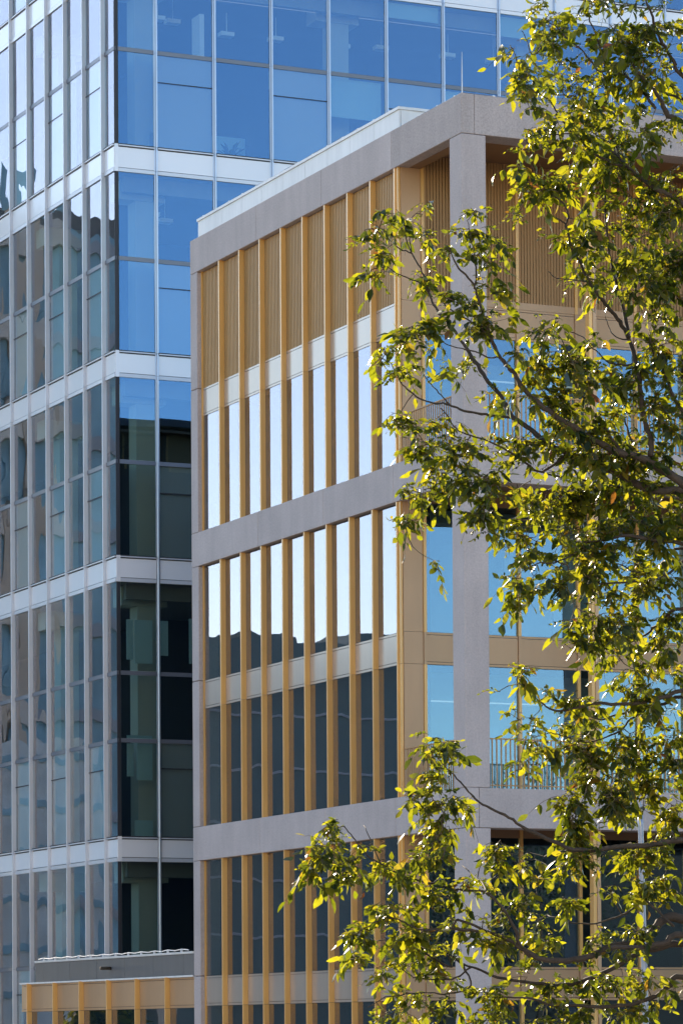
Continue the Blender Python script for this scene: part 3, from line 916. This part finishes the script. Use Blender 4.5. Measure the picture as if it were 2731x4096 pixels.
TRX = 3330.0       # trunk stands outside the right edge of the picture
BR = [  # (points from root to tip, root radius, tip radius in photograph pixels, tip depth)
    ([(TRX, 3950), (3050, 3800)] + cP((1568, 1030), (1420, 1030), (1350, 1120), (1200, 1200), (1060, 1220), (880, 1300), (700, 1320), (560, 1310), (440, 1250), (330, 1180), (200, 1125), (0, 1100), (-150, 1090), (-280, 1110)), 22, 3, -.6),
    ([(TRX, 3990), (3000, 3830)] + cP((1568, 1140), (1420, 1200), (1240, 1230), (1060, 1225)), 17, 7, -.5),
    ([(TRX, 4000), (3010, 3880)] + cP((1568, 1210), (1400, 1230), (1250, 1270), (1060, 1380), (900, 1450), (780, 1485), (600, 1495), (440, 1470), (250, 1440), (100, 1380), (0, 1350)), 15, 3.5, .5),
    ([(TRX, 4060), (3000, 4010)] + cP((1568, 1440), (1470, 1500), (1380, 1570), (1200, 1630), (1000, 1650), (800, 1640), (640, 1640), (470, 1590), (250, 1580)), 14, 3, .2),
    ([(TRX, 3500), (3000, 3390)] + cP((1568, 465), (1300, 500), (1100, 515), (830, 535), (700, 500), (560, 440), (440, 380), (330, 300), (200, 240), (90, 170), (20, 100), (-60, 0)), 13, 2.5, -.8),
    (cP((830, 535), (680, 545), (570, 580)), 3, 1.5, .3),
    (cP((790, 550), (740, 660), (680, 720), (600, 745)), 3, 1.5, .0),
    (cP((1500, 1080), (1300, 900), (1200, 960), (1050, 1030), (850, 1060), (700, 1030), (600, 1000)), 5, 2, .5),
    (cP((480, 1290), (400, 1200), (370, 1100), (290, 960), (210, 870), (150, 830), (0, 820)) + cQ((1400, 1015), (1250, 975), (1090, 945), (960, 900), (780, 800), (650, 720), (580, 640), (500, 530), (440, 460)), 7, 2, -.7),
    (cP((170, 830), (130, 760), (0, 650)), 3.5, 2, .4),
    (cQ((600, 720), (480, 780), (400, 800), (300, 790), (220, 850)), 3, 1.5, -.9),
    (cQ((760, 790), (700, 650), (650, 520), (615, 450)), 2.5, 1.2, -.5),
    (cP((200, 1130), (-30, 1030)) + cQ((1400, 1370), (1250, 1390), (1100, 1380), (980, 1320), (850, 1280), (700, 1330), (560, 1420)), 5, 1.8, -.8),
    (cP((0, 1350), (-100, 1280)) + cQ((1400, 1720), (1250, 1650), (1150, 1590), (950, 1530), (800, 1480), (650, 1530), (520, 1650)), 5, 1.8, .3),
    (cQ((1568, 1720), (1440, 1820), (1300, 1830), (1110, 1820), (1030, 1800), (950, 1730)), 4, 1.5, .3),
    (cP((0, 1350), (60, 1500)) + cQ((1380, 1960), (1200, 1950), (1000, 1960), (800, 2000), (650, 2080)), 4, 1.5, .5),
    ([(TRX, 2900), (3000, 2790)] + cR((1568, 1710), (1400, 1770), (1150, 1820), (960, 1830), (790, 1820), (600, 1870), (460, 1890), (370, 1870), (250, 1780), (170, 1690), (100, 1650)), 10, 1.8, -.6),
    ([(TRX, 2960), (3000, 2830)] + cR((1568, 1760), (1400, 1830), (1150, 1880), (950, 1930), (850, 1970), (750, 1940), (660, 1870)), 9, 1.8, .4),
    (cR((1250, 1860), (1100, 1960), (1000, 2070), (800, 2150), (700, 2170), (500, 2120), (400, 2090), (300, 2110)), 4.5, 1.5, .1),
    ([(TRX, 2450), (3000, 2280)] + cR((1568, 400), (1250, 350), (1050, 320), (800, 370), (650, 370)), 12, 3, -.3),
    (cR((700, 380), (540, 510), (400, 560), (250, 570), (120, 640)), 4, 1.6, -.7),
    (cR((400, 560), (460, 560), (540, 600), (480, 720), (400, 770), (330, 755), (250, 800)), 3, 1.4, -.6),
    ([(TRX, 2720), (3000, 2520)] + cR((1568, 980), (1400, 1050), (1300, 1150), (1180, 1240), (1060, 1280), (900, 1250)), 9, 2, .5),
    ([(TRX, 2560), (3000, 2330)] + cR((1568, 430), (1400, 600), (1300, 650), (1120, 640), (980, 560)), 8, 2, .7),
    (cR((1568, 550), (1350, 700), (1000, 740), (800, 740), (700, 680)), 5, 2, -.3),
    # the two long limbs that climb to the upper left
    ([(TRX, 2650), (3060, 2250), (2760, 1960)] + cS((1360, 1960), (1270, 1900), (1150, 1850), (950, 1800), (760, 1700), (600, 1600), (430, 1490), (280, 1380), (130, 1240), (60, 1110), (0, 1050)) + cT((1440, 1390), (1370, 1230), (1310, 1050), (1250, 870), (1220, 760), (1120, 650), (1050, 560), (1010, 440)), 20, 2, -1.0),
    (cT((1222, 775), (1240, 690), (1220, 500), (1190, 330), (1160, 180)), 4, 1.3, -.9),
    ([(2760, 1960), (2600, 1960)] + cS((1000, 2010), (750, 1910), (530, 1820), (380, 1750), (250, 1650), (50, 1500), (0, 1430)) + cT((1470, 1770), (1320, 1590), (1250, 1480), (1130, 1300), (1050, 1180), (980, 1090), (905, 1010), (860, 940), (810, 830), (790, 730), (740, 610), (660, 470), (600, 330), (570, 250)), 14, 1.8, .9),
    (cT((1370, 1230), (1250, 1120), (1130, 1060), (1010, 990), (930, 900), (870, 840)), 3.5, 1.5, -.6),
    (cT((820, 830), (720, 730), (620, 700), (500, 640), (450, 600), (350, 610)), 3, 1.3, .6),
    (cT((655, 470), (560, 440), (450, 340), (370, 270), (250, 260)), 2.6, 1.2, .5),
    (cT((660, 460), (640, 330), (630, 200), (700, 120)), 2.6, 1.2, 1.1),
    (cT((1450, 1400), (1350, 1410), (1200, 1350), (1100, 1330), (990, 1300), (900, 1240), (760, 1180)), 3.2, 1.3, -.6),
    (cS((50, 1500)) + cT((1568, 1950), (1400, 1930), (1250, 1910), (1100, 1880), (1000, 1830), (880, 1820), (760, 1790), (650, 1720), (570, 1640), (520, 1540), (460, 1450), (400, 1420)), 6, 1.5, .3),
    (cT((1000, 1830), (920, 1750), (850, 1670), (790, 1590), (760, 1540)), 3, 1.4, .6),
    (cS((530, 1820), (300, 1990), (150, 1900)) + cT((1400, 2180), (1190, 2110), (1060, 2050), (990, 1950), (920, 1860)), 5, 1.6, .0),
    (cS((1270, 1850), (1280, 1700), (1210, 1500), (1190, 1300), (1150, 1030), (1080, 800), (1050, 600), (970, 330), (930, 130), (900, 0)) + cU((850, 2000), (850, 1850), (840, 1500), (860, 1300)), 12, 2.5, .5),
    (cS((1080, 790), (1000, 640), (910, 530), (830, 430), (720, 280), (640, 100), (570, 0)) + cU((490, 2060), (510, 1990), (470, 1880), (330, 1770), (250, 1670), (190, 1560), (150, 1450)), 8, 1.6, -.8),
    (cU((490, 2060), (350, 1980), (250, 1870), (170, 1800)), 3, 1.3, -.5),
    (cS((1000, 1790), (750, 1440), (690, 1350), (620, 1250), (570, 1130), (510, 1050), (380, 1070), (300, 1030)), 6, 1.8, -.4),
    (cS((620, 1250), (560, 1000), (480, 800), (380, 700)), 3, 1.4, -.7),
    (cS((1140, 1030), (1000, 1025), (910, 1010), (810, 930), (720, 840), (650, 770), (520, 720)), 4, 1.4, .6),
    (cS((1080, 800), (960, 780), (900, 690), (870, 590)), 3, 1.3, .2),
    (cS((720, 280), (600, 270), (430, 250), (360, 190)), 2.8, 1.3, -.9),
    ([(TRX, 2350), (3050, 2100), (2800, 1980)] + cS((1568, 2050), (1400, 2010), (1250, 1920), (1100, 1700), (1040, 1500)), 12, 3, .4),
    ([(TRX, 2420), (3000, 2120)] + cS((1568, 2200), (1200, 2170), (900, 2100), (600, 2050), (300, 1990)), 9, 3, .9),
    ([(TRX, 2200), (3000, 1800)] + cS((1568, 1450), (1400, 1100), (1270, 830), (1320, 680), (1290, 540), (1270, 350), (1260, 250)), 8, 2, -.5),
    ([(TRX, 1500), (3000, 1050)] + cU((1568, 1890), (1450, 1800), (1300, 1730), (1150, 1620), (1050, 1530), (960, 1440), (900, 1380)), 14, 3, .2),
    (cU((1030, 1530), (990, 1460), (940, 1330), (860, 1300), (790, 1260), (700, 1200)), 4, 1.6, .7),
    (cU((1030, 1530), (900, 1500), (700, 1380), (640, 1310), (560, 1230), (490, 1150), (400, 1020), (330, 920), (280, 880), (200, 850)), 6, 1.6, -.7),
    (cU((560, 1230), (450, 1230), (350, 1240), (250, 1180)), 2.8, 1.3, -.4),
    ([(TRX, 1300), (3000, 740)] + cU((1568, 1140), (1430, 1070), (1370, 940), (1310, 850), (1230, 760), (1130, 640), (1090, 560), (1020, 420), (980, 300)), 13, 2.5, -.2),
    ([(TRX, 1100), (3000, 520)] + cU((1568, 920), (1400, 860), (1310, 820), (1200, 760)), 8, 2.5, .6),
    (cU((1310, 1000), (1200, 860), (1080, 740), (1000, 660), (900, 640), (800, 660), (700, 550), (600, 430), (490, 340), (400, 250), (300, 180)), 6, 1.6, .8),
    (cU((490, 340), (300, 420), (180, 500), (120, 350), (80, 280)), 3, 1.3, -.6),
    ([(TRX, 900), (3000, 420)] + cU((1568, 700), (1480, 560), (1400, 430), (1330, 300), (1270, 120), (1230, 20), (1200, -120)), 10, 2.5, -.5),
    (cU((860, 640), (760, 310), (710, 200), (680, 80), (640, -60)), 4, 1.6, .3),
    (cU((1400, 430), (1200, 300), (1020, 200), (940, 60), (900, -80)), 4, 1.6, .2),
    (cU((240, 640), (150, 520)) , 2.5, 1.2, -.6),
]

tb = at(TRX + 60, 4200, TD)
trp = Vector((tb.x, tb.y, 0))
tree = thing('leafy_tree', 'backlit tree with yellow-green pinnate leaves reaching in from the right', 'tree', trp)
trunk = MB()
tpts, trad = [], []
for py, r in ((4700, 170), (4500, 150), (4200, 130), (3900, 120), (3500, 108), (2950, 92), (2500, 78), (2100, 62), (1600, 48), (1100, 36), (600, 24), (100, 12)):
    p = at(TRX + 40 * math.sin(py / 500.0), py, TD)
    if p.z < 0:
        p.z = -0.02
    tpts.append(p)
    trad.append(r / PXM)
tpts = [Vector((tpts[0].x, tpts[0].y, -.02))] + [p for p in tpts if p.z > .3]
trad = ([trad[0]] + trad)[-len(tpts):]
trunk.tube(tpts, trad, 12)
trunk.build('trunk', m_bark, tree, trp, smooth=True)

samp = []      # (px, py, depth, radius_px, is_trunk)
for py in range(4000, 0, -80):
    samp.append((TRX, py, 0.0, 40))


def smooth_path(pts, n):
    """Catmull-Rom through the points"""
    P = [np.array(p, float) for p in pts]
    P = [2 * P[0] - P[1]] + P + [2 * P[-1] - P[-2]]
    out = []
    for i in range(1, len(P) - 2):
        for k in range(n):
            t = k / n
            a, b, c, d = P[i - 1], P[i], P[i + 1], P[i + 2]
            out.append(.5 * ((2 * b) + (c - a) * t + (2 * a - 5 * b + 4 * c - d) * t * t + (3 * b - a - 3 * c + d) * t ** 3))
    out.append(P[-2])
    return out


def depth_near(x, y):
    best = min(samp, key=lambda s: (s[0] - x) ** 2 + (s[1] - y) ** 2)
    return best[2]


for pts, r0, r1, dt in BR:
    sp = smooth_path(pts, 4)
    d0 = depth_near(*pts[0])
    n = len(sp)
    wp, rr = [], []
    ph = random.uniform(0, 6)
    for i, q in enumerate(sp):
        t = i / (n - 1)
        d = d0 + (dt - d0) * t + .06 * math.sin(ph + 9 * t) * t
        j = rng.normal(size=2) * 1.6
        wp.append(at(q[0] + j[0], q[1] + j[1], TD + d))
        r = r0 + (r1 - r0) * t ** .75
        rr.append(r * 1.15 * (1 + .07 * rng.normal()) / PXM)
        samp.append((q[0], q[1], d, r))
    b = MB()
    b.tube(wp, rr, 7)
    b.build('branch', m_bark, tree, wp[0], smooth=True)

# ---- where the foliage sits: ellipses in the photograph (1568-wide units), count of compound leaves
BL = [
 (1290,50,80,60,13),(1400,60,110,70,17),(1510,60,70,70,11),(1235,150,60,60,11),(1195,120,25,30,3),(1340,180,100,80,19),(1470,190,100,90,18),
 (1200,220,35,40,4),(1230,290,60,60,9),(1340,300,90,70,19),(1470,320,100,80,21),(1195,390,35,40,5),(1280,410,80,60,12),(1420,430,100,70,20),(1520,450,60,70,13),
 (1190,500,18,30,3),(1310,520,70,50,9),(1430,550,90,70,18),(1530,570,50,80,11),(1330,610,60,40,5),(1450,640,80,60,11),(1530,670,50,60,9),
 (900,505,55,28,8),(965,500,40,25,5),(835,545,30,18,4),(868,585,25,22,3),(900,560,25,30,3),(848,640,14,18,2),(888,628,14,14,1),(985,545,30,25,3),
 (1075,510,35,35,7),(1095,570,35,30,5),(1130,560,12,25,2),(1035,590,22,25,3),(1110,600,15,25,2),
 (995,640,45,22,4),(1120,655,45,18,4),(1170,670,30,22,3),(1105,710,55,30,6),(1050,700,40,30,4),
 (1150,735,45,28,5),(965,755,55,22,6),(880,790,20,22,3),(1000,770,55,28,7),(930,800,30,20,2),(1090,770,40,30,4),
 (945,840,25,15,2),(870,825,14,14,2),(900,860,14,18,2),(1020,865,30,30,3),(1065,830,35,35,4),(1190,800,30,35,3),
 (1260,750,55,35,8),(1240,800,55,40,9),(1290,840,60,40,8),(1340,800,70,50,8),(1400,860,80,60,12),(1500,840,60,80,13),(1530,760,40,60,8),
 (1180,915,60,40,7),(1260,900,60,35,9),(1300,950,80,50,13),(1420,960,100,60,18),(1530,950,50,80,13),
 (930,970,28,20,5),(985,985,35,25,5),(960,1040,35,35,6),(1010,1030,35,40,5),
 (1090,1020,70,45,12),(1200,1030,90,45,18),(1320,1050,90,50,19),(1450,1050,100,60,22),
 (945,1130,40,30,6),(1030,1100,60,40,12),(1150,1115,90,45,20),(1290,1140,90,55,23),(1420,1150,100,65,25),(1530,1160,50,80,14),
 (950,1185,25,18,3),(1090,1175,60,28,9),(1220,1220,70,40,13),(1350,1250,90,50,20),(1480,1260,90,60,20),
 (1205,1300,40,45,9),(1190,1370,22,20,4),(1230,1340,25,25,3),(1330,1330,70,40,11),(1450,1340,100,50,18),
 (1340,1420,45,40,7),(1450,1430,90,50,15),(1530,1440,40,60,8),(1345,1485,45,28,5),(1440,1510,80,40,9),(1530,1540,40,40,5),(1000,1292,8,14,1),
 (1155,1590,18,8,1),(1225,1545,40,22,6),(1270,1590,20,15,2),(1310,1600,30,20,2),
 (1230,1660,50,45,7),(1190,1745,18,28,3),(1230,1740,40,35,4),(1330,1640,60,40,6),(1420,1600,80,40,6),(1500,1610,60,50,6),(1280,1690,40,40,5),
 (1340,1710,70,40,9),(1460,1700,90,50,14),(1540,1730,30,60,6),(1350,1780,50,30,6),(1470,1780,80,45,12),
 (1320,1840,40,40,8),(1400,1830,50,40,7),(1290,1880,30,20,3),(1450,1850,70,40,8),(1530,1840,40,50,6),(1330,1900,40,30,4),
 (1005,1715,45,28,7),(980,1765,40,28,5),(1040,1740,30,30,3),(955,1825,40,22,5),(1000,1860,55,38,9),(1055,1845,35,35,5),(1020,1900,50,35,7),
 (775,1885,32,16,4),(760,1935,45,22,7),(745,1970,45,28,7),(795,1975,30,25,4),(725,2005,25,18,3),(785,2020,30,20,3),(835,1930,18,20,2),(820,1990,20,15,1),
 (880,1960,35,25,3),(940,1985,45,28,5),(870,2010,25,14,2),(1020,1960,55,38,8),(1110,1955,65,38,8),(1200,1980,50,45,7),(1110,2025,75,36,9),(1000,2045,55,34,8),
 (900,2085,55,28,8),(850,2120,40,22,6),(950,2125,65,36,10),(1090,2100,85,45,10),(1210,2080,55,45,6),
 (830,2185,28,26,5),(910,2185,55,28,8),(1010,2195,65,36,8),(840,2150,30,20,4),(1130,2175,65,36,9),(1250,2175,65,45,8),(1380,2160,80,45,6),(1500,2150,60,55,5),
 (1310,2000,28,50,5),(1330,1940,40,40,6),(1420,1960,55,38,5),(1500,1930,55,38,7),(1440,2040,50,40,6),(1520,2030,40,40,5),(1300,2060,25,35,3),
 (1120,2265,75,36,10),(1250,2270,75,36,10),(1380,2260,80,36,8),(1500,2260,65,45,7),(880,2255,28,22,4),(930,2285,45,26,6),(880,2325,45,20,6),(1000,2310,55,28,6),(1120,2325,65,22,6),(1250,2335,55,18,5),(1370,2330,60,20,4),(1480,2325,45,20,4),(1000,2250,60,30,5),
 (1640,120,60,110,12),(1640,400,60,140,14),(1640,750,60,160,14),(1640,1100,60,160,16),(1640,1450,60,160,14),(1640,1800,60,160,12),(1640,2150,60,120,8),(1400,-60,150,50,14),
 (1800,900,120,300,18),(1800,300,120,250,14),(1950,700,150,350,14),
]
K = PW / 1568.0
twigs = MB()
SA = np.array([(s[0], s[1]) for s in samp])
SD = [s[2] for s in samp]
SR = [s[3] for s in samp]


def nearest(x, y):
    d = (SA[:, 0] - x) ** 2 + (SA[:, 1] - y) ** 2
    return int(np.argmin(d))


def add_twig(x, y, r0=2.2, r1=1.0, spread=.25):
    """grow a twig from the nearest wood to (x, y); returns end depth"""
    global SA
    i = nearest(x, y)
    sx, sy, sdp = SA[i][0], SA[i][1], SD[i]
    L = math.hypot(x - sx, y - sy)
    d1 = sdp + float(np.clip(rng.normal() * spread, -.5, .5)) * min(1, L / 150)
    n = max(2, int(L / 30))
    pts, rad, new = [], [], []
    bow = rng.normal() * L * .10
    for k in range(n + 1):
        t = k / n
        nx, ny = -(y - sy) / (L + 1e-6), (x - sx) / (L + 1e-6)
        qx = sx + (x - sx) * t + nx * bow * math.sin(math.pi * t) + rng.normal() * 1.2
        qy = sy + (y - sy) * t + ny * bow * math.sin(math.pi * t) + rng.normal() * 1.2
        dd = sdp + (d1 - sdp) * t
        pts.append(at(qx, qy, TD + dd))
        rad.append((r0 + (r1 - r0) * t) / PXM)
        if k:
            new.append((qx, qy, dd))
    twigs.tube(pts, rad, 5, cap=False)
    SA = np.vstack([SA, [(a, b) for a, b, _ in new]])
    for a, b, c in new:
        SD.append(c)
        SR.append(1.0)
    return d1


# leaflet template: 5 stations along the midrib
ST = np.array([0, .22, .5, .78, 1.0])
WD = np.array([0, .78, 1.0, .60, 0])


def leaflet(base, dirv, nrm, L, wid, curl, fold):
    d = dirv / np.linalg.norm(dirv)
    n = nrm - d * np.dot(nrm, d)
    n /= (np.linalg.norm(n) + 1e-9)
    s = np.cross(d, n)
    v = []
    tw = rng.normal() * .35
    for t in ST:
        v.append(base + d * L * t * (1 - .12 * curl * t) - n * L * curl * t * t * .5)
    for i in (1, 2, 3):
        t = ST[i]
        m = v[i]
        ca, sa = math.cos(tw * t), math.sin(tw * t)
        sd_ = s * ca + n * sa
        nd_ = n * ca - s * sa
        jit = rng.normal(size=2) * .06 * wid
        v.append(m + sd_ * (wid * WD[i] * .5 + jit[0]) + nd_ * fold * wid * WD[i] * .5)
        v.append(m - sd_ * (wid * WD[i] * .5 + jit[1]) + nd_ * fold * wid * WD[i] * .5)
    return v


LF = [(0, 5, 1), (0, 1, 6), (1, 5, 7, 2), (1, 2, 8, 6), (2, 7, 9, 3), (2, 3, 10, 8), (3, 9, 4), (3, 4, 10)]
leaves = []     # (size, depth, verts)
rachis = MB()


def compound(x, y, dep, big):
    base = np.array(at(x, y, TD + dep))
    az = rng.uniform(0, 2 * math.pi)
    el = rng.normal() * .45 - (.15 if big else -.1)
    rd_ = np.array([math.cos(az) * math.cos(el), math.sin(az) * math.cos(el), math.sin(el)])
    RL = rng.uniform(.10, .24) if big else rng.uniform(.05, .15)
    npair = int(rng.integers(2, 4)) if big else int(rng.integers(2, 5))
    down = np.array([0, 0, -1.0])
    side = np.cross(rd_, [0, 0, 1.0])
    side /= np.linalg.norm(side) + 1e-9
    rp = []
    for k in range(5):
        t = k / 4
        rp.append(base + rd_ * RL * t + down * RL * .45 * t * t)
    rachis.tube([Vector(p) for p in rp], [.0028, .0024, .002, .0017, .0014], 3, cap=False)
    Ls = rng.uniform(.080, .135) if big else rng.uniform(.034, .072)
    for k in range(npair + 1):
        t = .25 + .75 * k / npair
        p = base + rd_ * RL * t + down * RL * .45 * t * t
        for sgn in ((1, -1) if k < npair else (0,)):
            if rng.random() < .10:
                continue
            L = Ls * rng.uniform(.75, 1.15)
            dv = side * sgn * .75 + rd_ * (.45 if sgn else 1.0) + down * (rng.uniform(.35, 1.3) if big else rng.uniform(-.1, .8)) + rng.normal(size=3) * .28
            nv = np.array([0, 0, 1.0]) * .55 + rng.normal(size=3) * .75
            wid = L * rng.uniform(.36, .5)
            v = leaflet(p, dv, nv, L, wid, rng.uniform(0, .7), rng.uniform(0, .55))
            leaves.append((L, dep, v))


for (cx, cy, rx, ry, n) in BL:
    n = int(round(n * (2.6 if cx > 1270 else 1.75)))
    m = max(1, n // 4)
    subs = []
    for _ in range(m):
        a = rng.uniform(0, 6.283)
        q = math.sqrt(rng.random()) * .85
        x, y = (cx + rx * q * math.cos(a)) * K, (cy + ry * q * math.sin(a)) * K
        d = add_twig(x, y, 2.4, 1.2)
        subs.append((x, y, d))
    for k in range(n):
        sx, sy, d = subs[k % m]
        a = rng.uniform(0, 6.283)
        q = abs(rng.normal()) * .34
        x, y = sx + rx * K * q * math.cos(a), sy + ry * K * q * math.sin(a)
        ddep = add_twig(x, y, 1.4, .8, .3)
        compound(x, y, ddep + abs(rng.normal()) * .12, rng.random() < .5)
        if rng.random() < .8:
            compound(x + rng.normal() * 14, y + rng.normal() * 14, ddep + rng.normal() * .05, rng.random() < .15)

twigs.build('twigs', m_twig, tree, trp, kind='stuff')
rachis.build('leaf_stalks', m_twig, tree, trp, kind='stuff')
inframe = []
for i, (L, dep, v) in enumerate(leaves):
    c = Vector(v[2]) - CAM
    dz = c.dot(F3)
    px, py_ = PW / 2 + FPX * c.dot(CR) / dz, SY - FPX * c.dot(CU) / dz
    if 0 < px < PW and 0 < py_ < PH:
        inframe.append((-L + dep * .01, i))
inframe.sort()
single = set(i for _, i in inframe[:300])
vv, ff = [], []
for i, (L, dep, v) in enumerate(leaves):
    if i in single:
        c = Vector(v[2])
        me = bpy.data.meshes.new('leaf')
        me.from_pydata([tuple(Vector(p) - c) for p in v], [], LF)
        me.materials.append(m_leaf)
        me.polygons.foreach_set('use_smooth', [True] * len(me.polygons))
        link('leaf', me, tree, c)
    else:
        b = len(vv)
        vv += [tuple(Vector(p) - trp) for p in v]
        ff += [tuple(b + q for q in f) for f in LF]
me = bpy.data.meshes.new('foliage')
me.from_pydata(vv, [], ff)
me.materials.append(m_leaf)
me.polygons.foreach_set('use_smooth', [True] * len(me.polygons))
link('foliage', me, tree, trp, kind='stuff')
print('leaflets', len(leaves), 'in frame', len(inframe))
